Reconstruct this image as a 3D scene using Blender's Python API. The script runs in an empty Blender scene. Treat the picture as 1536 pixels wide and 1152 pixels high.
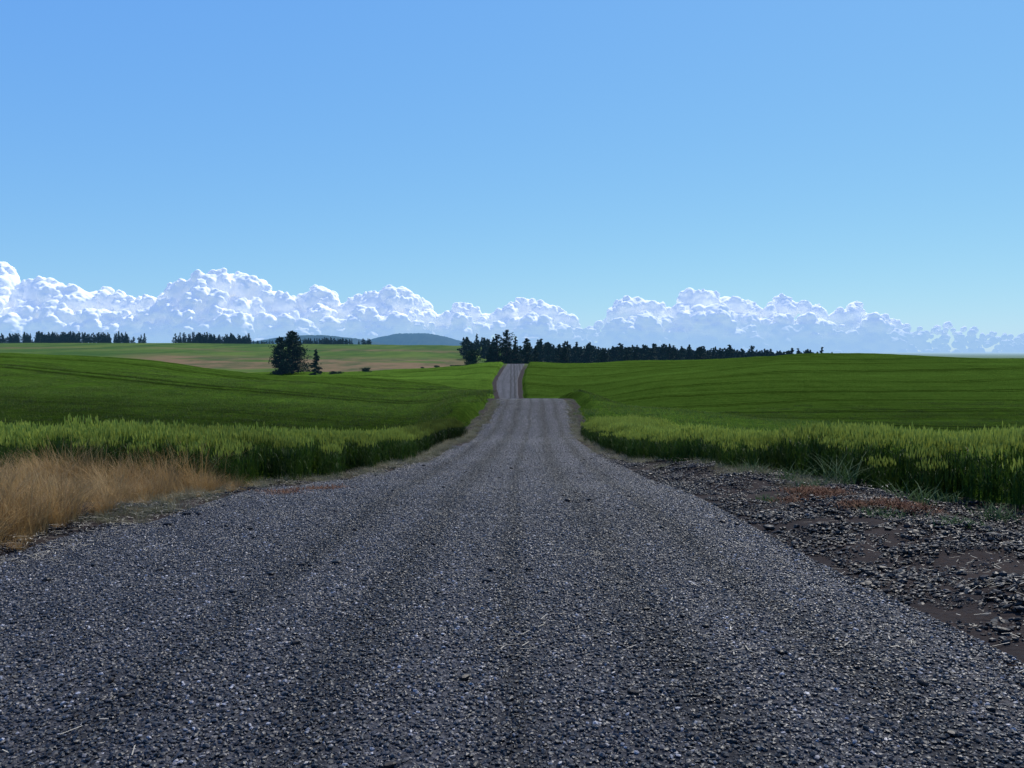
import bpy, bmesh, math, numpy as np
from mathutils import Vector, Matrix
rng=np.random.default_rng(7)
S=bpy.context.scene
F0=1195.0; HY=526.0; CH=1.6
# ---------------------------------------------------------------- numeric helpers
def pchip(xk,yk,x):
    """xk (K,), yk (K,) or (K,N), x (N,)"""
    xk=np.asarray(xk,float); yk=np.asarray(yk,float); x=np.asarray(x,float)
    if yk.ndim==1: yk=np.repeat(yk[:,None],x.size,1)
    x=np.clip(x,xk[0],xk[-1])
    h=np.diff(xk)[:,None]; d=np.diff(yk,axis=0)/h
    m=np.zeros_like(yk)
    a=d[:-1]; b=d[1:]
    w1=2*h[1:]+h[:-1]; w2=h[1:]+2*h[:-1]
    with np.errstate(all='ignore'):
        mm=(w1+w2)/(w1/a+w2/b)
    m[1:-1]=np.where(a*b>0,mm,0.0); m[0]=d[0]; m[-1]=d[-1]
    i=np.clip(np.searchsorted(xk,x,side='right')-1,0,len(xk)-2)
    c=np.arange(x.size); hh=h[i,0]; t=(x-xk[i])/hh
    y0=yk[i,c];y1=yk[i+1,c];m0=m[i,c];m1=m[i+1,c]
    return (2*t**3-3*t**2+1)*y0+(t**3-2*t**2+t)*hh*m0+(-2*t**3+3*t**2)*y1+(t**3-t**2)*hh*m1
def sst(a,b,x):
    t=np.clip((x-a)/(b-a),0,1); return t*t*(3-2*t)
def h2(i,j,s=0):
    n=(i.astype(np.int64)*374761393+j.astype(np.int64)*668265263+s*974711)&0x7fffffff
    n=((n^(n>>13))*1274126177)&0x7fffffff
    return ((n^(n>>16))&0xffff)/65535.0
def vn(x,y,s=0):
    i=np.floor(x);j=np.floor(y);fx=x-i;fy=y-j;fx=fx*fx*(3-2*fx);fy=fy*fy*(3-2*fy)
    return (h2(i,j,s)*(1-fx)+h2(i+1,j,s)*fx)*(1-fy)+(h2(i,j+1,s)*(1-fx)+h2(i+1,j+1,s)*fx)*fy-0.5
def fbm(x,y,o=4,s=0):
    r=0;a=1.0
    for k in range(o):
        r=r+a*vn(x*2**k,y*2**k,s+k);a*=.5
    return r
# ---------------------------------------------------------------- terrain definition
CROP=0.84
cols={ # photo column : (distance, row at which the canopy top is seen)
 0:[(12,655),(20,653),(27,668),(35,648),(60,590),(90,549),(130,528.5),(180,545),(260,548),(400,537),(520,528),(800,518),(1000,513.5),(1400,521),(2000,526)],
 200:[(12,655),(20,653),(27,670),(35,652),(60,597),(90,558),(130,538),(170,553),(260,556),(350,546),(520,531),(800,518.5),(1000,513.5),(1400,520),(2000,526)],
 400:[(12,658),(20,656),(27,672),(35,657),(60,606),(90,572),(120,561),(170,574),(260,566),(350,553),(520,536),(800,520),(1000,515),(1400,518),(2000,526)],
 600:[(12,660),(20,660),(27,674),(35,663),(60,610),(90,579),(112,567),(140,582),(200,573),(270,557),(350,551),(520,538),(800,521),(1000,516.5),(1400,520),(2000,528)],
 740:[(12,660),(20,662),(27,655),(35,640),(64,588),(90,578),(140,603),(170,594),(200,572),(230,556),(270,545),(350,550),(520,541),(800,524),(1000,519),(1400,522),(2000,529)],
 860:[(12,655),(20,655),(27,645),(40,620),(64,598),(85,608),(130,610),(165,594),(200,571),(230,556),(270,545),(350,548),(520,549),(700,548),(1000,540),(1400,535),(2000,532)],
 1000:[(12,655),(20,650),(26,662),(34,643),(50,612),(70,628),(110,608),(160,575),(220,551),(280,540),(350,548),(520,553),(700,550),(1000,541),(1400,537),(2000,533)],
 1250:[(12,655),(18,652),(24,665),(32,648),(42,632),(60,650),(100,604),(160,558),(245,530.5),(320,540),(450,556),(700,560),(1000,548),(1400,542),(2000,536)],
 1536:[(12,657),(16,655),(22,668),(30,663),(37,654),(50,673),(80,621),(130,573),(215,537),(300,547),(450,560),(700,565),(1000,555),(1400,546),(2000,537)]}
UK=np.array([(k-768)/F0 for k in sorted(cols)])
colz=[]
for k in sorted(cols):
    Y=[-40,0,7]; Z=[0.0,0.0,-0.3]
    for (y,p) in cols[k]:
        Y.append(y); Z.append(CH+(HY-p)/F0*y-CROP)
    Y+= [3200,40000]; Z+=[-27,-27]
    colz.append((Y,Z))
RY=[-40,0,3,7,12,16,20,25,30,42,50,58,64,75,100,140,160,170,200,230,270,330,420,40000]
RZ=[0,0,-.03,-.3,-.6,-1.0,-1.3,-1.7,-2.0,-2.72,-2.75,-2.55,-2.42,-2.9,-5.4,-9.1,-9.55,-8.75,-6.6,-4.6,-2.9,-5.2,-9,-27]
def zr(Y): return pchip(RY,RZ,Y)
def Le(Y): return pchip([-40,0,5,7,12,16,20,30,42,64,100,170,200,230,270,420],[-7,-5.8,-5.0,-4.6,-4.2,-3.4,-2.5,-1.9,-1.6,-.9,-1.6,-2.7,-3.9,-2.9,-1.6,-2],Y)
def Re(Y): return pchip([-40,0,5,7,12,16,20,30,42,64,100,170,200,230,270,420],[2.9,2.8,2.7,2.7,2.7,2.65,2.6,2.7,3.1,4.1,3.4,1.3,1.4,2.4,4.2,5],Y)
def CL(Y): return pchip([-40,13,16,20,30,42,64,100,170,200,230,270,420],[-5.2,-4.9,-3.9,-3.0,-2.8,-2.3,-1.5,-2.2,-3.3,-4.5,-3.5,-2.2,-3],Y)
def CR(Y): return pchip([-40,9,11,14,19,26,42,64,100,170,200,230,270,420],[8.3,7.6,6.6,5.3,4.1,3.2,3.6,4.6,4.1,2.0,2.1,3.1,5.0,6],Y)
def cropd(X,Y):
    """signed distance inside the crop"""
    n=0.35*fbm(X*.7,Y*.7,4,5)
    dl=np.minimum(CL(Y)-X,(Y-13.3)*.9); dr=np.minimum(X-CR(Y),(Y-8.5))
    return np.maximum(dl,dr)+n
def height(X,Y):
    sh=X.shape; X=X.ravel().astype(float); Y=Y.ravel().astype(float)
    tab=np.array([pchip(a,b,Y) for a,b in colz])
    u=X/np.maximum(Y,12.0)
    Z=pchip(UK,tab,u)
    r=zr(Y); L=Le(Y);R=Re(Y)
    out=np.maximum(L-X,X-R)
    B=2.5+np.clip(Y,0,300)*.05
    w=sst(0.2,1,out/B)
    Z=r*(1-w)+Z*w
    Z-=0.05*sst(0.15,-0.15,out)
    near=sst(26,16,Y)*sst(-30,-2,Y)
    Z+=near*sst(.1,1.0,out)*(0.24*fbm(X*.8,Y*.8,5,3))
    Z+=near*0.12*np.exp(-((X-R-1.5)/.8)**2)*(X>R)
    Z-=sst(14,9,Y)*sst(1.5,4.5,X-R)*.14
    Z+=sst(30,60,Y)*sst(0,1,out/B)*fbm(X/22,Y/22,3,9)*.35*np.clip(Y/100,0,2)
    return Z.reshape(sh)
# ---------------------------------------------------------------- mesh helpers
def link(ob,coll=None):
    (coll or S.collection).objects.link(ob); return ob
def npmesh(name,V,Fc,mats=(),attrs=None,smooth=False,mi=None):
    V=np.asarray(V,np.float32).reshape(-1,3); Fc=np.asarray(Fc,np.int32)
    m=bpy.data.meshes.new(name); k=Fc.shape[1]; n=len(Fc)
    m.vertices.add(len(V)); m.vertices.foreach_set("co",V.ravel())
    m.loops.add(n*k); m.loops.foreach_set("vertex_index",Fc.ravel())
    m.polygons.add(n); m.polygons.foreach_set("loop_start",np.arange(0,n*k,k,dtype=np.int32))
    m.polygons.foreach_set("loop_total",np.full(n,k,np.int32))
    if mi is not None: m.polygons.foreach_set("material_index",np.asarray(mi,np.int32))
    m.polygons.foreach_set("use_smooth",np.full(n,smooth,bool))
    for mt in mats: m.materials.append(mt)
    for a,v in (attrs or {}).items():
        at=m.attributes.new(a,'FLOAT','POINT'); at.data.foreach_set("value",np.asarray(v,np.float32).ravel())
    m.update(calc_edges=True); m.validate()
    return m
def gridfaces(nr,nc):
    i=np.arange(nr-1)[:,None]*nc+np.arange(nc-1)[None,:]
    return np.stack([i,i+1,i+nc+1,i+nc],-1).reshape(-1,4)
# ---------------------------------------------------------------- node helpers
def mat(name):
    m=bpy.data.materials.new(name); m.use_nodes=True; m.node_tree.nodes.clear(); return m,NT(m.node_tree)
class NT:
    def __init__(s,t): s.t=t
    def n(s,ty,**kw):
        nd=s.t.nodes.new(ty)
        for k,v in kw.items():
            if k=='ins':
                for a,b in v.items(): s.put(nd.inputs[a],b)
            else: setattr(nd,k,v)
        return nd
    def put(s,sock,v):
        if isinstance(v,bpy.types.NodeSocket): s.t.links.new(v,sock)
        elif isinstance(v,bpy.types.Node): s.t.links.new(v.outputs[0],sock)
        else:
            if isinstance(v,tuple) and len(v)==3 and sock.type=='RGBA': v=(*v,1)
            sock.default_value=v
    def math(s,op,a,b=0.0,c=0.0,clamp=False):
        nd=s.t.nodes.new('ShaderNodeMath'); nd.operation=op; nd.use_clamp=clamp
        s.put(nd.inputs[0],a); s.put(nd.inputs[1],b); s.put(nd.inputs[2],c); return nd.outputs[0]
    def mix(s,f,a,b,bt='MIX'):
        nd=s.t.nodes.new('ShaderNodeMix'); nd.data_type='RGBA'; nd.blend_type=bt
        s.put(nd.inputs[0],f); s.put(nd.inputs[6],a); s.put(nd.inputs[7],b); return nd.outputs[2]
    def mr(s,v,a,b,c=0.0,d=1.0,sm=False):
        nd=s.t.nodes.new('ShaderNodeMapRange'); 
        if sm: nd.interpolation_type='SMOOTHSTEP'
        for i,q in enumerate((v,a,b,c,d)): s.put(nd.inputs[i],q)
        return nd.outputs[0]
    def pos(s,sc=(1,1,1)):
        g=s.t.nodes.new('ShaderNodeNewGeometry')
        v=s.t.nodes.new('ShaderNodeVectorMath'); v.operation='MULTIPLY'
        s.put(v.inputs[0],g.outputs['Position']); v.inputs[1].default_value=sc; return v.outputs[0]
    def noise(s,vec,scale=1,detail=4,rough=.55,dist=0):
        nd=s.n('ShaderNodeTexNoise',ins={'Vector':vec,'Scale':scale,'Detail':detail,'Roughness':rough,'Distortion':dist}); return nd.outputs['Fac']
    def attr(s,name): return s.n('ShaderNodeAttribute',attribute_name=name).outputs['Fac']
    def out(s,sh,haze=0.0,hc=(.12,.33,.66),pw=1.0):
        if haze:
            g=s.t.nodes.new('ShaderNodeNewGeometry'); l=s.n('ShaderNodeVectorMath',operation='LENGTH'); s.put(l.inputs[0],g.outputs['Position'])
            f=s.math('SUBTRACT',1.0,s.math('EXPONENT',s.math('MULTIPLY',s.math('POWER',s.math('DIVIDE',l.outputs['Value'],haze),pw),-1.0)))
            e=s.n('ShaderNodeEmission',ins={'Color':hc,'Strength':1.0})  # aerial haze painted in as emission, thicker with distance
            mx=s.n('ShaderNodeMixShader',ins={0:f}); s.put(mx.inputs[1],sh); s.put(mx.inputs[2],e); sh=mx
        o=s.t.nodes.new('ShaderNodeOutputMaterial'); s.put(o.inputs['Surface'],sh)
def leafshader(N,col,tr=.35,rough=.6,trcol=None):
    d=N.n('ShaderNodeBsdfPrincipled',ins={'Base Color':col,'Roughness':rough,'Specular IOR Level':.15})
    t=N.n('ShaderNodeBsdfTranslucent',ins={'Color':trcol if trcol is not None else col})
    m=N.n('ShaderNodeMixShader',ins={0:tr}); N.put(m.inputs[1],d); N.put(m.inputs[2],t); return m
# ---------------------------------------------------------------- materials
def gravel_tone(N):
    """large scale tone variation along the road: loose and compacted bands, wheel tracks"""
    a=N.noise(N.pos((1.3,.07,0)),1,3); b=N.noise(N.pos((.6,.4,0)),1,4)
    p=N.n('ShaderNodeSeparateXYZ'); N.put(p.inputs[0],N.pos((1,1,1)))
    cx=N.math('ADD',N.mr(p.outputs[1],6,20,.05,.15),N.mr(p.outputs[1],20,64,0,1.45))
    wob=N.math('MULTIPLY',N.math('SUBTRACT',N.noise(N.pos((0,.12,0)),1,2),.5),.5)
    o=N.math('ADD',N.math('SUBTRACT',p.outputs[0],cx),wob)
    trk=None
    for c0,ww in ((-.95,.24),(.85,.22),(-.05,.10),(1.75,.16),(-1.9,.18)):
        g=N.math('EXPONENT',N.math('MULTIPLY',N.math('POWER',N.math('DIVIDE',N.math('SUBTRACT',o,c0),ww),2.0),-1.0))
        trk=g if trk is None else N.math('ADD',trk,g)
    trk=N.math('MULTIPLY',trk,N.mr(p.outputs[1],3,24,.48,.80),clamp=True)
    base=N.math('ADD',N.mr(a,.35,.65,.90,1.34),N.mr(b,.3,.7,-.16,.16))
    base=N.math('MULTIPLY',base,N.mr(p.outputs[1],8,30,1.0,1.22))
    return N.math('MULTIPLY',base,N.math('SUBTRACT',1.0,trk))
def mat_stone(name,dark,light,brown,tone=True):
    m,N=mat(name); c=N.attr('col'); 
    base=N.n('ShaderNodeValToRGB'); N.put(base.inputs[0],c)
    e=base.color_ramp.elements; e[0].position=0;e[0].color=(*dark,1);e[1].position=1;e[1].color=(*light,1)
    x=e.new(.72); x.color=tuple((dark[i]*.8+light[i]*.12) for i in range(3))+(1,)
    x=e.new(.93); x.color=(*brown,1)
    n=N.noise(N.pos((60,60,60)),1,3)
    col=N.mix(1.0,base.outputs[0],N.mr(n,.3,.7,.75,1.2),'MULTIPLY')
    if tone: col=N.mix(1.0,col,gravel_tone(N),'MULTIPLY')
    else:
        w=N.noise(N.pos((.9,.9,0)),1,5,.65)
        col=N.mix(N.mr(w,.42,.62,0,.65),col,(.030,.021,.017)); col=N.mix(1.0,col,N.mr(w,.35,.65,1.15,.65),'MULTIPLY')
    N.out(N.n('ShaderNodeBsdfPrincipled',ins={'Base Color':col,'Roughness':.5,'Specular IOR Level':.35 if tone else .2})); return m
M_STONE=mat_stone('crushed_basalt',(.0095,.0096,.0115),(.28,.275,.295),(.10,.088,.082))
M_ROCK=mat_stone('basalt_rubble',(.009,.009,.0105),(.13,.12,.122),(.045,.033,.028),False)
def mk_road():
    m,N=mat('gravel_road_surface')
    v=N.n('ShaderNodeTexVoronoi',feature='F1',ins={'Vector':N.pos((1,1,1)),'Scale':42.0})
    n=N.noise(N.pos((14,14,14)),1,6,.7)
    cr=N.n('ShaderNodeSeparateColor'); N.put(cr.inputs[0],v.outputs['Color'])
    f=N.math('ADD',N.math('MULTIPLY',cr.outputs[0],.6),N.math('MULTIPLY',n,.5))
    col=N.mix(N.mr(f,.2,1.0),(.016,.016,.019),(.060,.060,.067))
    t=N.attr('t')
    col=N.mix(1.0,col,gravel_tone(N),'MULTIPLY')
    trk=None
    for c0,ww in ((-.42,.10),(.36,.10)):
        g=N.math('EXPONENT',N.math('MULTIPLY',N.math('POWER',N.math('DIVIDE',N.math('SUBTRACT',t,c0),ww),2.0),-1.0))
        trk=g if trk is None else N.math('ADD',trk,g)
    p=N.n('ShaderNodeSeparateXYZ'); N.put(p.inputs[0],N.pos((1,1,1)))
    trk=N.math('MULTIPLY',trk,N.mr(p.outputs[1],70,100,0,.5))
    col=N.mix(trk,col,(.020,.020,.024))
    e=N.mr(N.math('ABSOLUTE',t),.8,1.0)
    col=N.mix(N.math('MULTIPLY',e,.45),col,(.085,.07,.058))
    b=N.n('ShaderNodeBump',ins={'Strength':.8,'Distance':.02,'Height':N.math('ADD',v.outputs['Distance'],n)})
    N.out(N.n('ShaderNodeBsdfPrincipled',ins={'Base Color':col,'Roughness':.85,'Specular IOR Level':.15,'Normal':b})); return m
M_ROAD=mk_road()
def mk_ground():
    m,N=mat('ground_soil_and_fields')
    n1=N.noise(N.pos((1.2,1.2,1.2)),1,6,.65); n2=N.noise(N.pos((25,25,25)),1,4,.7)
    dirt=N.mix(N.mr(n1,.35,.65),(.018,.013,.012),(.045,.031,.025))
    dirt=N.mix(N.mr(n2,.35,.7),dirt,(.030,.027,.027))
    n3=N.noise(N.pos((.02,.006,0)),1,5,.6); n4=N.noise(N.pos((.12,.12,0)),1,5,.7)
    n5=N.noise(N.pos((.03,.012,0)),1,6,.7)
    gr=N.mix(N.mr(n3,.40,.60),(.030,.075,.009),(.092,.135,.022))
    gr=N.mix(N.mr(n4,.35,.65,0,.5),gr,(.018,.045,.008))
    br=N.mix(N.mr(n5,.44,.60),(.150,.100,.052),(.050,.064,.022))
    col=N.mix(N.attr('green'),dirt,gr); col=N.mix(N.attr('brown'),col,br)
    b=N.n('ShaderNodeBump',ins={'Strength':.7,'Distance':.04,'Height':n2})
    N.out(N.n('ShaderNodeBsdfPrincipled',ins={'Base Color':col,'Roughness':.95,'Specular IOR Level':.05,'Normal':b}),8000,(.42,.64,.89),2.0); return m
M_GROUND=mk_ground()
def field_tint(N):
    """slow tone variation (darker swales, painted backlight on near ridges) and tramlines, shared by canopy and wheat plants"""
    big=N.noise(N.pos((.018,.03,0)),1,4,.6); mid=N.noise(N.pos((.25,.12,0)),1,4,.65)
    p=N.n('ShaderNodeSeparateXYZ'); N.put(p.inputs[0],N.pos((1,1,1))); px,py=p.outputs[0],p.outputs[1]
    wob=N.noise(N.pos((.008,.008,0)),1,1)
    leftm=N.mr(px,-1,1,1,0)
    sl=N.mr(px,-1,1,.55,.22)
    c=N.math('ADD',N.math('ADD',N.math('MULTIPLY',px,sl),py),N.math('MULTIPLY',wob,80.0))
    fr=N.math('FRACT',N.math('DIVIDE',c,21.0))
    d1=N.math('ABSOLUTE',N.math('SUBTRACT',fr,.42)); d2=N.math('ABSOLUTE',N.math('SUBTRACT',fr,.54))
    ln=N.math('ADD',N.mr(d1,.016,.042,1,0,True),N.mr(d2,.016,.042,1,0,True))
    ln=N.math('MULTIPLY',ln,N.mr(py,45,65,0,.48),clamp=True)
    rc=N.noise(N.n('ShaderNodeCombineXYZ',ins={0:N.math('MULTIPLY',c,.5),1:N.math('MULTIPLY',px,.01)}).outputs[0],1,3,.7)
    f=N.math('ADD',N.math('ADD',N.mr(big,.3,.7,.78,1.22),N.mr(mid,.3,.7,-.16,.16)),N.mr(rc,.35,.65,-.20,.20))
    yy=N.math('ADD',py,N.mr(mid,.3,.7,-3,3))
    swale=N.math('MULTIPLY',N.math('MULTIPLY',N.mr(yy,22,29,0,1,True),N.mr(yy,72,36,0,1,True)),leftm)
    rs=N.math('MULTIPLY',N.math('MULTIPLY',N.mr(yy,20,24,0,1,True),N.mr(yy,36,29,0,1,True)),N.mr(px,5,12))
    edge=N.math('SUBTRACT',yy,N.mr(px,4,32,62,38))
    rb=N.math('MULTIPLY',N.mr(edge,0,6,0,1,True),N.math('SUBTRACT',1.0,leftm))  # dims right hill past the near crest, painting that crest as backlit
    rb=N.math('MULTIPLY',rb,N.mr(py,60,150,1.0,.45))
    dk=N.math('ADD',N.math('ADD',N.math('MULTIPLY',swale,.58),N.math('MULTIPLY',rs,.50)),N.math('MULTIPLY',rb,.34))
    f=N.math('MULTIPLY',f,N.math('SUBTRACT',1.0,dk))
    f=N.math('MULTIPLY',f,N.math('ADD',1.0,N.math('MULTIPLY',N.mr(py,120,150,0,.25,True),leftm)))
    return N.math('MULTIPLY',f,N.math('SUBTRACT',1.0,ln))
def mk_canopy():
    m,N=mat('wheat_canopy')
    n2=N.noise(N.pos((2.2,2.2,2.2)),1,6,.75); n3=N.noise(N.pos((9,9,9)),1,3,.7)
    col=N.mix(N.mr(n2,.3,.7),(.022,.064,.008),(.092,.148,.020))
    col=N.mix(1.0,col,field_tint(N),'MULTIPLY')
    b=N.n('ShaderNodeBump',ins={'Strength':1.0,'Distance':.3,'Height':N.math('ADD',n2,n3)})
    d=N.n('ShaderNodeBsdfPrincipled',ins={'Base Color':col,'Roughness':.9,'Specular IOR Level':.0,'Normal':b})
    N.out(d); return m
M_CANOPY=mk_canopy()
def mk_wheat():
    m,N=mat('green_wheat')
    r=N.n('ShaderNodeObjectInfo').outputs['Random']; t=N.attr('t')
    leaf=N.mix(r,(.012,.040,.006),(.026,.068,.008))
    col=N.mix(t,leaf,(.30,.35,.060))
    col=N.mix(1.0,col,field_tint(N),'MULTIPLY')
    N.out(leafshader(N,col,.30,.6)); return m
M_WHEAT=mk_wheat()
def mk_dry(name,a,b,c):
    m,N=mat(name)
    t=N.attr('t'); r=N.n('ShaderNodeObjectInfo').outputs['Random']
    col=N.mix(t,a,b); col=N.mix(N.mr(r,0,1,0,.45),col,c)
    N.out(leafshader(N,col,.3,.6)); return m
M_DRY=mk_dry('dry_grass_blades',(.15,.085,.028),(.58,.40,.17),(.22,.11,.038))
M_VERGE=mk_dry('bleached_verge_grass',(.12,.11,.06),(.34,.30,.20),(.05,.085,.024))
def simple(name,c1,c2,sc,tr=0,haze=0,rough=.8):
    m,N=mat(name); n=N.noise(N.pos((sc,sc,sc)),1,4,.65)
    col=N.mix(N.mr(n,.35,.65),c1,c2)
    sh=leafshader(N,col,tr,rough) if tr else N.n('ShaderNodeBsdfPrincipled',ins={'Base Color':col,'Roughness':rough,'Specular IOR Level':.1})
    N.out(sh,haze); return m
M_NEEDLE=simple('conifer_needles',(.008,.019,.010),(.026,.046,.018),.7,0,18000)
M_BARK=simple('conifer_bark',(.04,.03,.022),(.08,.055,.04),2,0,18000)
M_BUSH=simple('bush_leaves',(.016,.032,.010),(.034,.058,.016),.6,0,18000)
M_WEED=simple('weed_leaves',(.03,.07,.024),(.07,.11,.04),3,.3)
M_STRAW=simple('bleached_straw',(.22,.20,.15),(.42,.38,.31),5)
M_MOSS=simple('rusty_ground_weed',(.09,.035,.02),(.17,.085,.042),6)
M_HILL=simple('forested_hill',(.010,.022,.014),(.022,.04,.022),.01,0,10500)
# ---------------------------------------------------------------- terrain mesh
def spacing(lo,fine_to,step,ratio,end):
    a=list(np.arange(lo,fine_to,step)); s=step
    while a[-1]<end: s*=ratio; a.append(a[-1]+s)
    return np.array(a)
ys=np.concatenate([np.arange(-30,-2,1.0),spacing(-2,20,.25,1.022,26000)])
xp=spacing(0,12,.25,1.024,24000); xs=np.concatenate([-xp[:0:-1],xp])
GX,GY=np.meshgrid(xs,ys)
GZ=height(GX,GY)
cd=cropd(GX.ravel(),GY.ravel()).reshape(GX.shape)
PX=768+F0*GX/np.maximum(GY,1)
nb=fbm(GX/60,GY/60,4,21)
brown=sst(290,325,GY)*sst(620,480,GY)*sst(150,260,PX)*sst(730,690,PX)*sst(-.26,-.02,nb+.10)
brown=np.maximum(brown,.7*sst(640,680,GY)*sst(800,720,GY)*sst(0.0,.2,nb)*(GX<0))
far=sst(240,280,GY)
green=np.maximum(far,sst(0.3,1.0,cd))
m=npmesh('ground',np.stack([GX,GY,GZ],-1),gridfaces(len(ys),len(xs)),[M_GROUND],{'green':green,'brown':brown},True)
link(bpy.data.objects.new('ground',m))
ry=np.where((ys>8)&(ys<315))[0]; rx=np.where(np.abs(xs)<330)[0]
sub=np.ix_(ry,rx); cX,cY,cZ,cD=GX[sub],GY[sub],GZ[sub],cd[sub]
zz=cZ-.12+.82*sst(.25,1.4,cD)+sst(.5,2,cD)*.10*fbm(cX*.9,cY*.9,3,31)
Fq=gridfaces(len(ry),len(rx)); keep=(cD.ravel()[Fq].max(1)>-.1); Fq=Fq[keep]
used=np.unique(Fq); rem=np.full(cX.size,-1); rem[used]=np.arange(len(used))
m=npmesh('wheat_field',np.stack([cX,cY,zz],-1).reshape(-1,3)[used],rem[Fq],[M_CANOPY],None,True)
link(bpy.data.objects.new('wheat_field',m))
def canopyz(X,Y): return height(X,Y)+.70
yr=ys[(ys>-30)&(ys<420)]; tt=np.concatenate([[-1.04,-1.0],np.linspace(-.94,.94,25),[1.0,1.04]])
L=Le(yr)-.12+.25*fbm(yr*.6,yr*0,3,41); R=Re(yr)+.12+.25*fbm(yr*.6,yr*0+9,3,43)
C=(L+R)/2; H=(R-L)/2
rX=C[:,None]+H[:,None]*tt[None]; rY=np.repeat(yr[:,None],len(tt),1)
prof=-.10*sst(.94,1.04,np.abs(tt))
rZ=zr(yr)[:,None]+prof[None]+.006
m=npmesh('gravel_road',np.stack([rX,rY,rZ],-1),gridfaces(len(yr),len(tt)),[M_ROAD],{'t':np.repeat(tt[None],len(yr),0)},True)
link(bpy.data.objects.new('gravel_road',m))
# ---------------------------------------------------------------- instancing
def make_group(coll):
    g=bpy.data.node_groups.new('scatter_'+coll.name,'GeometryNodeTree')
    g.interface.new_socket('Geometry',in_out='INPUT',socket_type='NodeSocketGeometry')
    g.interface.new_socket('Geometry',in_out='OUTPUT',socket_type='NodeSocketGeometry')
    n=g.nodes; l=g.links
    gi=n.new('NodeGroupInput'); go=n.new('NodeGroupOutput'); ip=n.new('GeometryNodeInstanceOnPoints')
    ci=n.new('GeometryNodeCollectionInfo'); ci.inputs[0].default_value=coll; ci.inputs[1].default_value=True; ci.inputs[2].default_value=True
    def na(nm,t):
        a=n.new('GeometryNodeInputNamedAttribute'); a.data_type=t; a.inputs[0].default_value=nm; return a.outputs[0]
    l.new(gi.outputs[0],ip.inputs['Points']); l.new(ci.outputs[0],ip.inputs['Instance'])
    ip.inputs['Pick Instance'].default_value=True
    l.new(na('idx','INT'),ip.inputs['Instance Index']); l.new(na('rot','FLOAT_VECTOR'),ip.inputs['Rotation']); l.new(na('scl','FLOAT_VECTOR'),ip.inputs['Scale'])
    l.new(ip.outputs[0],go.inputs[0]); return g
def scatter(name,meshes,P,rot,scl):
    coll=bpy.data.collections.new(name+'_parts')
    for i,me in enumerate(meshes): coll.objects.link(bpy.data.objects.new(f'{name}_part_{i:02d}',me))
    n=len(P); me=bpy.data.meshes.new(name); me.vertices.add(n); me.vertices.foreach_set('co',np.asarray(P,np.float32).ravel())
    a=me.attributes.new('rot','FLOAT_VECTOR','POINT'); a.data.foreach_set('vector',np.asarray(rot,np.float32).ravel())
    a=me.attributes.new('scl','FLOAT_VECTOR','POINT'); a.data.foreach_set('vector',np.asarray(scl,np.float32).ravel())
    a=me.attributes.new('idx','INT','POINT'); a.data.foreach_set('value',rng.integers(0,len(meshes),n).astype(np.int32))
    ob=link(bpy.data.objects.new(name,me)); md=ob.modifiers.new('scatter','NODES'); md.node_group=make_group(coll)
    return ob
def align_rot(X,Y,yaw,e=.25):
    dx=(height(X+e,Y)-height(X-e,Y))/(2*e); dy=(height(X,Y+e)-height(X,Y-e))/(2*e)
    nx,ny,nz=-dx,-dy,np.ones_like(dx); l=np.sqrt(nx*nx+ny*ny+1); nx/=l;ny/=l;nz/=l
    out=np.zeros((len(X),3))
    for i in range(len(X)):
        q=Vector((0,0,1)).rotation_difference(Vector((nx[i],ny[i],nz[i])))
        out[i]=(q.to_matrix()@Matrix.Rotation(yaw[i],3,'Z')).to_euler('XYZ')
    return out
def tmpl(sub,rad=1.0):
    bm=bmesh.new(); bmesh.ops.create_icosphere(bm,subdivisions=sub,radius=rad); bm.verts.index_update()
    v=np.array([x.co[:] for x in bm.verts]); f=np.array([[q.index for q in p.verts] for p in bm.faces]); bm.free(); return v,f
ICO,ICOF=tmpl(1)
def rotz(v,a): 
    c,s=np.cos(a),np.sin(a); return np.stack([v[...,0]*c-v[...,1]*s,v[...,0]*s+v[...,1]*c,v[...,2]],-1)
def rotx(v,a):
    c,s=np.cos(a),np.sin(a); return np.stack([v[...,0],v[...,1]*c-v[...,2]*s,v[...,1]*s+v[...,2]*c],-1)
def stone_patch(name,n,size,smin,smax,mt,flat=.6,pw=.45,ce=1.25):
    v=np.repeat(ICO[None],n,0)*(1+rng.uniform(-.32,.32,(n,12,1)))
    v*=np.stack([np.ones(n),rng.uniform(.5,.95,n),rng.uniform(.35,.75,n)*flat/.6],-1)[:,None]
    v=rotx(v,rng.normal(0,.5,(n,1))); v=rotz(v,rng.uniform(0,6.28,(n,1)))
    s=smin+(smax-smin)*rng.power(pw,n); v*=(s/2)[:,None,None]
    p=np.stack([rng.uniform(-size/2,size/2,n),rng.uniform(-size/2,size/2,n),s*rng.uniform(-.05,.35,n)],-1)
    v+=p[:,None]
    f=(ICOF[None]+np.arange(n)[:,None,None]*12).reshape(-1,3)
    return npmesh(name,v,f,[mt],{'col':np.repeat(rng.uniform(0,1,n)**ce,12)})
fine=[stone_patch(f'gravel_patch{i}',1500,.51,.008,.032,M_STONE,.6,.5) for i in range(7)]
coarse=[stone_patch(f'rubble_patch{i}',420,.6,.010,.072,M_ROCK,.6,.28,1.5) for i in range(6)]
def grid_pts(x0,x1,y0,y1,st,jit=0.0):
    a,b=np.meshgrid(np.arange(x0,x1,st),np.arange(y0,y1,st)); a=a.ravel();b=b.ravel()
    return a+rng.uniform(-jit,jit,a.size),b+rng.uniform(-jit,jit,a.size)
X,Y=grid_pts(-7,5,1.5,67,.5)
k=(X>Le(Y)-.1)&(X<Re(Y)+.15)&(np.abs(X)<.7*Y+1); X,Y=X[k],Y[k]
yaw=rng.integers(0,4,len(X))*math.pi/2
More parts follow.
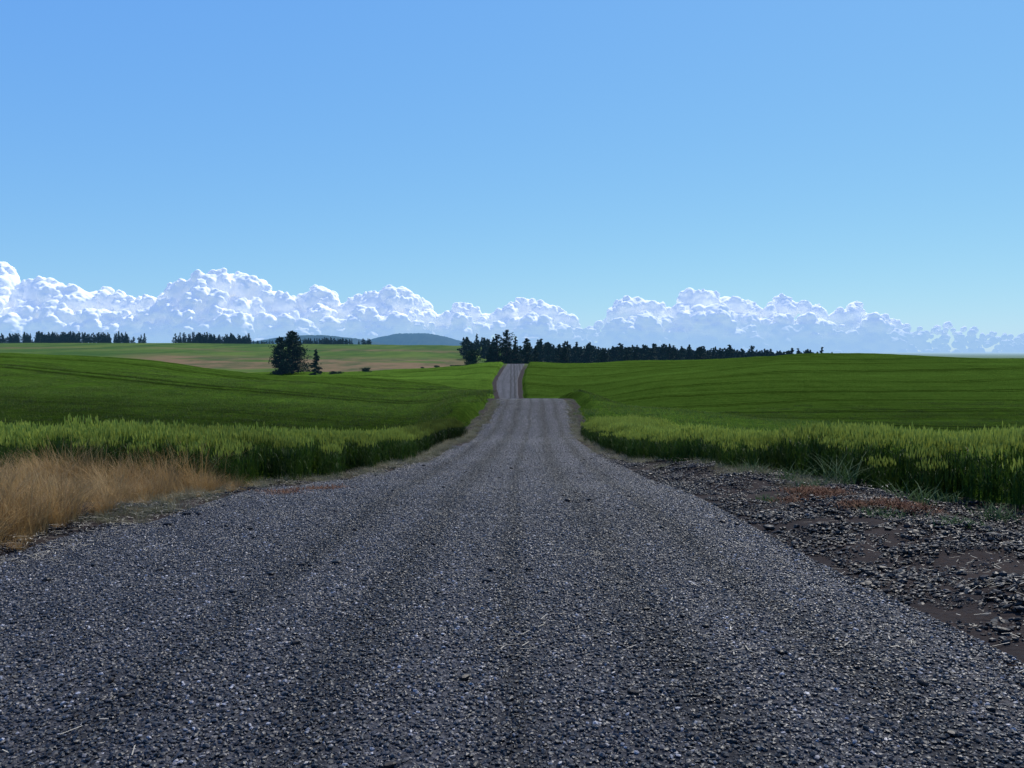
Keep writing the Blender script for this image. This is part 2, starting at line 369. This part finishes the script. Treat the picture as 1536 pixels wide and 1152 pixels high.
dy=(zr(Y+.25)-zr(Y-.25))/.5
rot=np.zeros((len(X),3))
for i in range(len(X)):
    rot[i]=(Matrix.Rotation(math.atan(dy[i]),3,'X')@Matrix.Rotation(yaw[i],3,'Z')).to_euler('XYZ')
scatter('loose_gravel',fine,np.stack([X,Y,zr(Y)+.004],-1),rot,np.ones((len(X),3)))
X,Y=grid_pts(-8,12,2.0,30,.38,.09)
out=np.maximum(Le(Y)-X,X-Re(Y)); c_=cropd(X,Y)
right=(X>0)&(out>-.35)&(c_<.3)&(Y<26)&(rng.random(len(X))<.95-.5*sst(.05,.3,fbm(X*1.1,Y*1.1,3,77)))
left=(X<0)&(out>-.15)&(out<.75)&(rng.random(len(X))<.4)
k=(right|left)&(np.abs(X)<.7*Y+1.5); X,Y=X[k],Y[k]
scatter('rock_rubble',coarse,np.stack([X,Y,height(X,Y)+.003],-1),align_rot(X,Y,rng.uniform(0,6.28,len(X))),np.repeat(rng.uniform(.45,1.1,(len(X),1)),3,1))
def rock_mesh(name):
    v,f=tmpl(2); v=v*(1+.22*rng.normal(0,1,(len(v),1))*.5); v=np.sign(v)*np.abs(v)**.8
    v*=np.array([1,rng.uniform(.6,.9),rng.uniform(.4,.6)]); v*=.5; v[:,2]+=.12
    return npmesh(name,v,f,[M_ROCK],{'col':np.full(len(v),rng.uniform(.02,.4))})
rocks=[rock_mesh(f'rock{i}') for i in range(5)]
n=420; Y=1.5+22*rng.random(n)**1.3; X=Le(Y)+.3+(Re(Y)-Le(Y)+3.0)*rng.random(n)
sc=rng.uniform(.025,.065,n)*np.where(rng.random(n)<.12,1.6,1)*np.where(X>Re(Y),1.4,1)
scatter('loose_stones',rocks,np.stack([X,Y,np.where(X<Re(Y),zr(Y),height(X,Y))+.012],-1),np.stack([np.zeros(n),np.zeros(n),rng.uniform(0,6.28,n)],-1),np.repeat(sc[:,None],3,1))
# ---------------------------------------------------------------- blades
def blades(base,az,L,lean,curve,width,seg,t0,t1=None,taper=True):
    n=len(L); s=np.linspace(0,1,seg+1)[None,:]
    hd=(lean[:,None]*s+curve[:,None]*s**2)*L[:,None]; up=(s-.45*np.clip(curve,0,2)[:,None]*s**2.5)*L[:,None]
    cx,cy=np.cos(az)[:,None],np.sin(az)[:,None]
    c=np.stack([base[:,0:1]+cx*hd,base[:,1:2]+cy*hd,base[:,2:3]+up],-1)
    w=(width[:,None]/2)*((1-s**1.6)*.94+.06 if taper else np.sin(np.pi*np.clip(s*.86+.12,0,1)))
    pv=np.stack([-np.sin(az)[:,None]*w,np.cos(az)[:,None]*w,0*w],-1)
    V=np.stack([c-pv,c+pv],2).reshape(n,-1,3)
    q=np.arange(seg)[:,None]*2+np.array([0,1,3,2])[None]
    Fq=(q[None]+np.arange(n)[:,None,None]*(2*(seg+1))).reshape(-1,4)
    t=np.repeat((t0[:,None]+((t1-t0)[:,None])*s),2,axis=1) if t1 is not None else np.repeat(t0[:,None],2*(seg+1),1)
    return V.reshape(-1,3),Fq,t.ravel()
def joinp(parts):
    V=[];F=[];T=[];o=0
    for v,f,t in parts: V.append(v);F.append(f+o);T.append(t);o+=len(v)
    return np.concatenate(V),np.concatenate(F),np.concatenate(T)
U=rng.uniform
def bl_mesh(name,parts,mt):
    J=joinp(parts); return npmesh(name,J[0],J[1],[mt],{'t':J[2]})
def wheat_patch(name,n=74,size=.52):
    b=np.stack([U(-size/2,size/2,n),U(-size/2,size/2,n),np.zeros(n)],-1); az=U(0,6.28,n); L=rng.normal(.79,.05,n); ln=U(0,.07,n)
    parts=[blades(b,az,L,ln,ln*.3,np.full(n,.008),1,U(0,.08,n),U(.1,.25,n))]
    tip=b+np.stack([np.cos(az)*ln*1.3*L,np.sin(az)*ln*1.3*L,L*.985],-1)
    for da in (0,1.57):
        parts.append(blades(tip,az+da,U(.09,.13,n),U(-.1,.25,n),np.zeros(n),np.full(n,.022),2,U(.7,1.15,n),None,False))
    for j in range(3):
        hb=L*U(.12,.72,n); bb=b+np.stack([np.cos(az)*ln*hb,np.sin(az)*ln*hb,hb],-1)
        parts.append(blades(bb,U(0,6.28,n),U(.16,.27,n),U(.1,.35,n),U(.0,.6,n),U(.012,.022,n),3,U(0,.05,n),U(0,.14,n)))
    return bl_mesh(name,parts,M_WHEAT)
wh=[wheat_patch(f'wheat_patch{i}') for i in range(7)]
def lod_patch(name,n=330,size=2.1):
    b=np.stack([U(-size/2,size/2,n),U(-size/2,size/2,n),U(-.08,0,n)],-1)
    return bl_mesh(name,[blades(b,U(0,6.28,n),U(.10,.20,n),U(0,.4,n),U(0,.3,n),U(.022,.045,n),1,U(0,.3,n),U(.2,.65,n))],M_WHEAT)
lod=[lod_patch(f'wheat_top{i}') for i in range(6)]
X,Y=grid_pts(-34,34,8,40,.47,.14)
d=cropd(X,Y); k=(d>0)&(np.abs(X)<.70*Y+2.5)&((d<4)|(Y<26)); X,Y,d=X[k],Y[k],d[k]
s=U(.92,1.08,len(X))*(.76+.24*sst(0,.6,d)); 
scatter('wheat_plants',wh,np.stack([X,Y,height(X,Y)-.02],-1),np.stack([U(-.05,.05,len(X)),U(-.05,.05,len(X)),U(0,6.28,len(X))],-1),np.repeat(s[:,None],3,1))
X,Y=grid_pts(-75,80,25,100,1.95,.25)
d=cropd(X,Y); k=(d>1.2)&(np.abs(X)<.70*Y+4)&(rng.random(len(X))<sst(110,60,Y)); X,Y=X[k],Y[k]
scatter('wheat_tops',lod,np.stack([X,Y,canopyz(X,Y)-.03],-1),align_rot(X,Y,U(0,6.28,len(X)),1.0),np.ones((len(X),3)))
def dry_patch(name,mt,n=230,size=.34,h0=.25,h1=.72):
    b=np.stack([rng.normal(0,size/3,n),rng.normal(0,size/3,n),np.zeros(n)],-1); az=np.arctan2(b[:,1],b[:,0])+rng.normal(0,.7,n)
    return bl_mesh(name,[blades(b,az,U(h0,h1,n),U(.05,.4,n),U(0,.8,n),U(.003,.008,n),3,U(0,.5,n),U(.3,1,n))],mt)
dry=[dry_patch(f'dry_tuft{i}',M_DRY) for i in range(6)]
X,Y=grid_pts(-15,-3,5.6,15,.29,.17)
edge=Le(Y)-X-.25-.5*fbm(X*1.1,Y*1.1,3,61)
k=(edge>0)&(cropd(X,Y)<.35)&(Y<14.2)&(X<-4.3)&(rng.random(len(X))<.85)&(np.abs(X)<.7*Y+1.5); X,Y,edge=X[k],Y[k],edge[k]
s=U(.35,1.15,len(X))*(.45+.55*sst(0,1.1,edge))*(1+1.1*fbm(X*.9,Y*.9,3,63))
scatter('dry_grass',dry,np.stack([X,Y,height(X,Y)-.02],-1),np.stack([U(-.2,.2,len(X)),U(-.2,.2,len(X)),U(0,6.28,len(X))],-1),np.repeat(s[:,None],3,1))
verge=[dry_patch(f'verge_tuft{i}',M_VERGE,120,.5,.15,.4) for i in range(5)]
nv=1000; Y=U(9,64,nv); side=rng.random(nv)<.55
X=np.where(side,(Le(Y)*.35+CL(Y)*.65)+rng.normal(0,.22,nv),(Re(Y)*.3+CR(Y)*.7)+rng.normal(0,.2,nv))
k=(Y>12)|side; X,Y=X[k],Y[k]; n=len(X)
scatter('verge_grass',verge,np.stack([X,Y,height(X,Y)-.01],-1),np.stack([U(-.2,.2,n),U(-.2,.2,n),U(0,6.28,n)],-1),np.stack([U(.3,.8,n),U(.3,.8,n),U(.15,.65,n)],-1))
def straw_patch(name,n=12,size=.8):
    b=np.stack([U(-size/2,size/2,n),U(-size/2,size/2,n),U(.012,.03,n)],-1)
    az=U(0,6.28,n);Ls=U(.03,.12,n);w=U(.0015,.004,n);d_=np.stack([np.cos(az),np.sin(az),U(-.1,.1,n)],-1)*Ls[:,None]; p=np.stack([-np.sin(az)*w,np.cos(az)*w,0*w],-1)
    V=np.stack([b-p,b+p,b+d_+p,b+d_-p],1).reshape(-1,3); return npmesh(name,V,np.arange(4*n).reshape(n,4),[M_STRAW])
st=[straw_patch(f'straw{i}') for i in range(5)]
n=560; Y=U(2.5,26,n); X=np.where(rng.random(n)<.6,Re(Y)+U(.4,3.5,n),Le(Y)-U(-.4,.6,n)); q=rng.random(n)<.10; X=np.where(q,U(-4,2.5,n),X)
k=cropd(X,Y)<.2; X,Y=X[k],Y[k]; n=len(X)
scatter('straw_litter',st,np.stack([X,Y,height(X,Y)+np.where((X>Le(Y))&(X<Re(Y)),.055,.04)],-1),align_rot(X,Y,U(0,6.28,n)),np.ones((n,3)))
def at(px,Yd): return ((px-768)/F0*Yd,Yd)
for px,Yd,Hh in ((1190,13.4,.42),(1262,12.4,.65),(1372,10.9,.42),(1425,11.4,.25),(1130,15.0,.35),(1500,10.0,.28),(1225,12.0,.2),(1330,9.0,.16),(1160,11.5,.14),(1440,8.2,.15)):
    x,y=at(px,Yd); n=90
    b=np.stack([rng.normal(0,.13,n),rng.normal(0,.13,n),np.zeros(n)],-1)
    J=joinp([blades(b,U(0,6.28,n),U(.4,1,n)*Hh,U(.2,.8,n),U(.1,.8,n),U(.008,.02,n),4,U(0,1,n))])
    ob=link(bpy.data.objects.new('weed_plant',npmesh('weed_plant',J[0],J[1],[M_WEED])))
    ob.location=(x,y,float(height(np.array([x]),np.array([y]))[0])-.01)
def moss_patch(name,n=240):
    b=np.stack([rng.normal(0,.16,n),rng.normal(0,.13,n),np.zeros(n)],-1)
    J=joinp([blades(b,U(0,6.28,n),U(.03,.08,n),U(.3,1,n),U(.1,.8,n),U(.006,.016,n),2,U(0,1,n))]); return npmesh(name,J[0],J[1],[M_MOSS])
ms=[moss_patch(f'rusty{i}') for i in range(3)]
pts=[]
for px,Yd,c in ((1240,10.9,9),(1345,9.6,6),(430,12.6,5),(470,13.2,4)):
    x,y=at(px,Yd)
    for i in range(c): pts.append((x+rng.normal(0,.22),y+rng.normal(0,.2)))
P=np.array(pts); n=len(P)
scatter('rusty_weeds',ms,np.stack([P[:,0],P[:,1],height(P[:,0],P[:,1])+.03],-1),np.stack([np.zeros(n),np.zeros(n),U(0,6.28,n)],-1),np.ones((n,3)))
# ---------------------------------------------------------------- trees
def tube(p0,p1,r0,r1,k=5):
    p0=np.array(p0,float);p1=np.array(p1,float);d=p1-p0;d/=np.linalg.norm(d)+1e-9
    a=np.cross(d,[0,0,1.0]) if abs(d[2])<.9 else np.cross(d,[1.0,0,0]); a/=np.linalg.norm(a); b=np.cross(d,a)
    an=np.arange(k)*2*math.pi/k; ring=np.cos(an)[:,None]*a+np.sin(an)[:,None]*b
    V=np.concatenate([p0+ring*r0,p1+ring*r1]); i=np.arange(k); j=(i+1)%k
    return V,np.stack([i,j,j+k,i+k],-1)
def tree_mesh(name,kind,H,R,seed,nl=80,nleaf=34,leaf=.42,mat2=None):
    r=np.random.default_rng(seed); Vs=[];Fs=[];Ms=[];o=0
    def add(V,F,mi):
        nonlocal o
        Vs.append(V);Fs.append(F+o);Ms.append(np.full(len(F),mi));o+=len(V)
    zt=np.linspace(0,H*.97,7); wob=np.cumsum(r.normal(0,.05,(7,2)),0); rad=np.interp(zt/H,[0,.05,1],[.030*H,.02*H,.002*H])
    for i in range(6):
        add(*tube((wob[i,0],wob[i,1],zt[i]),(wob[i+1,0],wob[i+1,1],zt[i+1]),rad[i],rad[i+1],8),0)
    lo={'fir':.04,'pine':.06,'round':.08}[kind]
    for i in range(nl):
        q=lo+(1-lo)*(i+r.random())/nl; a=r.uniform(0,6.28)
        if kind=='fir': l=R*(1-q)**.8*1.05+.15; up=-.12
        elif kind=='pine': s_=(q-lo)/(1-lo); l=R*max(.05,math.sin(math.pi*(.27+.70*s_)))**.85+.2; up=.18
        else: s_=(q-lo)/(1-lo); l=R*np.sqrt(max(.03,1-(2*s_-.85)**2*.8)); up=.35
        l*=r.uniform(.5,1.2)*(1+.25*math.sin(a*2+seed+q*5)*(kind!='fir'))
        z0=q*H*.98; wx=np.interp(z0,zt,wob[:,0]); wy=np.interp(z0,zt,wob[:,1])
        p0=np.array([wx,wy,z0]); p1=p0+np.array([math.cos(a)*l,math.sin(a)*l,up*l])
        add(*tube(p0,p1,.012*H*(1-q)+.02,.01,4),0)
        n=int(nleaf*(.35+.65*l/R)); s=r.uniform(.15,1.08,n)**.8
        c=p0+(p1-p0)*s[:,None]+r.normal(0,1,(n,3))*np.array([.16,.16,.10])*max(l,.6)*(.5+.5*s[:,None])
        c[:,2]=np.clip(c[:,2],.25,H*1.01)
        u=r.normal(0,1,(n,3));u/=np.linalg.norm(u,axis=1)[:,None];w=np.cross(u,r.normal(0,1,(n,3)));w/=np.linalg.norm(w,axis=1)[:,None]
        sz=leaf*r.uniform(.5,1.1,n)[:,None]; u*=sz;w*=sz*.5
        V=np.stack([c-u,c-w,c+u,c+w],1).reshape(-1,3); add(V,np.arange(4*n).reshape(n,4),1)
    return npmesh(name,np.concatenate(Vs),np.concatenate(Fs),[M_BARK,mat2 or M_NEEDLE],None,False,np.concatenate(Ms))
def gz(x,y): return float(height(np.array([x]),np.array([y]))[0])
def put_tree(name,px,top,Yd,kind,R,seed,base=None,**kw):
    x=(px-768)/F0*Yd; zt=CH+(HY-top)/F0*Yd; z0=gz(x,Yd)-.2; H=zt-z0
    ob=link(bpy.data.objects.new(name,tree_mesh(name,kind,H,R,seed,**kw))); ob.location=(x,Yd,z0); ob.rotation_euler[2]=seed
    return ob
put_tree('pine_tree',421,505,290,'pine',3.3,11,nl=120,nleaf=46)
put_tree('pine_tree',439,496,296,'pine',4.9,12,nl=160,nleaf=56)
put_tree('pine_tree',473,524,285,'fir',2.3,13,nl=70)
put_tree('pine_tree',746,501,335,'pine',3.0,21)
put_tree('pine_tree',760,494,340,'pine',3.6,22,nl=110)
put_tree('pine_tree',774,504,330,'fir',3.1,23)
put_tree('pine_tree',790,507,338,'pine',3.0,24)
put_tree('pine_tree',803,518,345,'fir',2.6,28)
put_tree('pine_tree',735,519,332,'fir',2.5,25)
put_tree('pine_tree',847,511,350,'fir',3.6,26)
put_tree('broadleaf_tree',709,525,318,'round',3.0,27,mat2=M_BUSH)
put_tree('pine_tree',953,520,430,'fir',3.4,31); put_tree('pine_tree',940,524,425,'fir',3.0,32)
put_tree('pine_tree',1004,515,440,'fir',3.6,33); put_tree('pine_tree',1052,519,450,'pine',3.6,34)
put_tree('pine_tree',905,524,400,'pine',3.0,35)
fm=[tree_mesh(f'forest_tree{i}',k_,15,R_,50+i,nl=36,nleaf=16,leaf=.95) for i,(k_,R_) in enumerate((('fir',3.4),('fir',2.9),('pine',3.6),('fir',4.0),('pine',3.0)))]
P=[];Sc=[]
def band(x0,x1,y0,y1,n,hmin,hmax,cl=0):
    Yd=U(y0,y1,n); px=U(x0,x1,n)
    if cl: 
        c=U(x0,x1,max(2,n//cl)); px=np.clip(c[rng.integers(0,len(c),n)]+rng.normal(0,4.5,n),x0,x1)
    X=(px-768)/F0*Yd; P.append(np.stack([X,Yd,height(X,Yd)-.5],-1)); Sc.append(hmin/15+(hmax-hmin)/15*rng.random(n)**1.9)
band(-260,-20,1000,1040,100,6,16,7); band(-25,30,1000,1040,60,7,14); band(38,165,990,1060,230,6,16,7); band(172,222,1000,1030,46,5,16,4); band(256,384,990,1060,260,6,15,9)
band(455,555,1150,1350,130,7,13,8); band(380,460,1200,1400,40,6,10)
band(806,1250,520,900,700,14,19); band(1000,1275,700,1300,280,12,17); band(690,830,500,800,60,12,17)
band(815,1080,420,520,50,8,14,4)
P=np.concatenate(P);Sc=np.concatenate(Sc);n=len(P)
scatter('distant_forest',fm,P,np.stack([np.zeros(n),np.zeros(n),U(0,6.28,n)],-1),np.stack([Sc*U(.8,1.3,n),Sc*U(.8,1.3,n),Sc],-1))
bm_=[tree_mesh(f'bush{i}','round',2.0,1.8,80+i,nl=26,nleaf=26,leaf=.3,mat2=M_BUSH) for i in range(3)]
P=[]
for px,Yd,c,sx in ((545,300,4,4),(500,292,3,5),(690,315,6,6),(655,332,4,7)):
    for i in range(c):
        y=Yd+rng.normal(0,5); x=(px-768)/F0*Yd+rng.normal(0,sx*.5); P.append((x,y))
P=np.array(P); n=len(P)
scatter('gully_bushes',bm_,np.stack([P[:,0],P[:,1],height(P[:,0],P[:,1])-.2],-1),np.stack([np.zeros(n),np.zeros(n),U(0,6.28,n)],-1),np.repeat(U(.4,1.15,n)[:,None],3,1))
# ---------------------------------------------------------------- distant hills
def hill(name,Yd,prof,depth):
    pxs=np.linspace(prof[0][0],prof[-1][0],160); top=pchip([p[0] for p in prof],[p[1] for p in prof],pxs)
    Zt=CH+(HY-top)/F0*Yd; X=(pxs-768)/F0*Yd; v=np.linspace(-1,1,31)
    XX=np.repeat(X[None],31,0); YY=Yd+depth*np.repeat(v[:,None],160,1)
    ZZ=-40+(Zt[None]+40)*(np.cos(v*math.pi/2)**.8)[:,None]*(1+.10*fbm(XX/400,YY/400,4,71)*(np.abs(v)>.05)[:,None])+rng.uniform(0,Yd/900,XX.shape)
    link(bpy.data.objects.new(name,npmesh(name,np.stack([XX,YY,ZZ],-1),gridfaces(31,160),[M_HILL],None,True)))
hill('distant_hill',6500,[(500,530),(545,516),(575,507),(605,502.5),(640,502),(668,506),(690,512),(725,517),(770,528)],900)
hill('distant_hill',4500,[(300,528),(380,514),(430,507),(480,504),(530,508),(560,513),(620,528)],600)
hill('distant_hill',13000,[(1360,540),(1450,533),(1500,530),(1560,532),(1640,529),(1760,536)],1500)
hill('distant_hill',9000,[(-300,528),(-150,514),(0,516),(150,517),(260,520),(360,519),(480,530)],1500)
# ---------------------------------------------------------------- clouds
env=[(-260,440),(-200,420),(-150,445),(-90,410),(-30,402),(0,398),(12,412),(25,432),(60,420),(90,427),(120,438),(160,437),(215,452),(250,433),(300,414),(350,410),(385,419),(405,440),(430,436),(450,446),(480,428),(510,454),(545,442),(590,432),(630,447),(660,472),(690,452),(735,470),(785,447),(830,460),(868,480),(886,488),(920,465),(955,440),(990,457),(1012,470),(1040,431),(1070,440),(1105,446),(1140,462),(1180,444),(1215,452),(1242,476),(1280,452),(1305,470),(1350,478),(1390,494),(1430,483),(1465,496),(1536,499),(1600,470),(1680,455),(1780,480)]
ex=np.array([e[0] for e in env]);ey=np.array([e[1] for e in env])
CY=12000.0; K=CY/F0
r=np.random.default_rng(5)
prim=[]
for x in np.arange(-250,1775,13.0):
    top=np.interp(x,ex,ey)+r.uniform(-2,5); h=512-top; z=top
    R0=np.clip(h*.26,4,24)*r.uniform(.7,1.2); prim.append((x+r.uniform(-4,4),z+R0*.95,r.uniform(-8,20),R0))
    z=top+R0
    while z<526:
        R1=np.clip(h*.26,6,24)*r.uniform(.6,1.2); z+=R1*.95
        for q in range(2): prim.append((x+r.uniform(-12,12),min(z,530)+R1*.4,-(z-top)*.55+r.uniform(-28,12),R1*r.uniform(.55,1)))
prim=np.array(prim)
def children(B,n,rmin,rmax,push=.85):
    o=[]
    for b in B:
        for i in range(n):
            d=r.normal(0,1,3); d/=np.linalg.norm(d); d[1]=-abs(d[1])*1.0 if r.random()<.75 else d[1]*.5; d[2]=-abs(d[2]) if r.random()<.8 else d[2]
            o.append((b[0]+d[0]*b[3]*push,b[1]+d[1]*b[3]*push,b[2]+d[2]*b[3]*push,b[3]*r.uniform(rmin,rmax)))
    return np.array(o)
sec=children(prim,9,.26,.5); ter=children(sec[sec[:,3]>3.6],4,.28,.5)
def blobs(B,T,TF,o):
    c=np.stack([(B[:,0]-768)*K,CY+B[:,2]*K,CH+(HY-B[:,1])*K],-1)
    V=T[None]*(B[:,3]*K)[:,None,None]+c[:,None]; Fc=TF[None]+np.arange(len(B))[:,None,None]*len(T)
    return V.reshape(-1,3),Fc.reshape(-1,3)+o
T2,TF2=tmpl(3);T1,TF1=tmpl(2)
a,fa=blobs(prim,T2,TF2,0); b,fb=blobs(sec,T1,TF1,len(a)); c,fc=blobs(ter,ICO,ICOF,len(a)+len(b))
def mk_cloud():
    m,N=mat('cumulus_cloud')
    p=N.n('ShaderNodeSeparateXYZ'); N.put(p.inputs[0],N.pos((1,1,1)))
    n=N.noise(N.pos((.0009,.0009,.009)),1,5,.6)
    z=N.math('ADD',p.outputs[2],N.math('MULTIPLY',N.math('SUBTRACT',n,.5),620.0))
    f=N.mr(z,80,600,.82,.05,True)
    d=N.n('ShaderNodeBsdfDiffuse',ins={'Color':(.80,.80,.80)})
    g=N.n('ShaderNodeEmission',ins={'Color':(.78,.86,1.0),'Strength':.23})  # even glow added in place of multiple scattering inside the cloud
    ad=N.n('ShaderNodeAddShader'); N.put(ad.inputs[0],d);N.put(ad.inputs[1],g)
    e=N.n('ShaderNodeEmission',ins={'Color':(.33,.55,.85),'Strength':1.0})  # haze painted over the cloud base as emission
    mx=N.n('ShaderNodeMixShader',ins={0:f}); N.put(mx.inputs[1],ad);N.put(mx.inputs[2],e); N.out(mx); return m
M_CLOUD=mk_cloud()
m=npmesh('cloud_raw',np.concatenate([a,b,c]),np.concatenate([fa,fb,fc]),[M_CLOUD],None,True)
ob=link(bpy.data.objects.new('cumulus_cloud_bank',m))
md=ob.modifiers.new('merge','REMESH'); md.mode='VOXEL'; md.voxel_size=14.0; md.use_smooth_shade=True
tx=bpy.data.textures.new('billow','CLOUDS'); tx.noise_scale=110; tx.noise_depth=2
dm=ob.modifiers.new('billow','DISPLACE'); dm.texture=tx; dm.texture_coords='GLOBAL'; dm.strength=26; dm.mid_level=.5
dg=bpy.context.evaluated_depsgraph_get(); me=bpy.data.meshes.new_from_object(ob.evaluated_get(dg)); ob.modifiers.clear(); ob.data=me
me.polygons.foreach_set('use_smooth',np.ones(len(me.polygons),bool))
# ---------------------------------------------------------------- light
az=math.radians(32); el=math.radians(52)
sdir=Vector((math.sin(az)*math.cos(el),math.cos(az)*math.cos(el),math.sin(el)))
sl=bpy.data.lights.new('sun','SUN'); sl.energy=5.0; sl.angle=math.radians(.5); sl.color=(1,.95,.86)
so=link(bpy.data.objects.new('sun',sl)); so.rotation_euler=sdir.to_track_quat('Z','Y').to_euler()
W=bpy.data.worlds.new("World"); S.world=W; W.use_nodes=True; t=W.node_tree; t.nodes.clear(); N=NT(t)
sky=N.n('ShaderNodeTexSky',sky_type='NISHITA',sun_disc=False,sun_elevation=el,sun_rotation=az,altitude=700,air_density=1.0,dust_density=.3,ozone_density=2.0)
sp=N.n('ShaderNodeSeparateColor'); N.put(sp.inputs[0],sky)
ST=.12
cc=N.n('ShaderNodeCombineColor')
for i,(g,a_) in enumerate(((.70,.46),(.52,.695),(.10,.91))):
    v=N.math('MULTIPLY',N.math('POWER',N.math('MULTIPLY',sp.outputs[i],ST),g),a_/ST); N.put(cc.inputs[i],v)
bg=N.n('ShaderNodeBackground',ins={'Color':cc,'Strength':ST})
wo=N.n('ShaderNodeOutputWorld',ins={'Surface':bg})
cam=bpy.data.cameras.new('camera'); cam.lens=36*F0/1536; cam.sensor_width=36; cam.clip_end=80000; cam.clip_start=.05
co=link(bpy.data.objects.new('camera',cam)); co.location=(0,0,CH); co.rotation_euler=(math.radians(90)-math.atan(50/F0),0,0)
S.camera=co
S.view_settings.view_transform='Standard'; S.view_settings.look='None'; S.view_settings.exposure=0
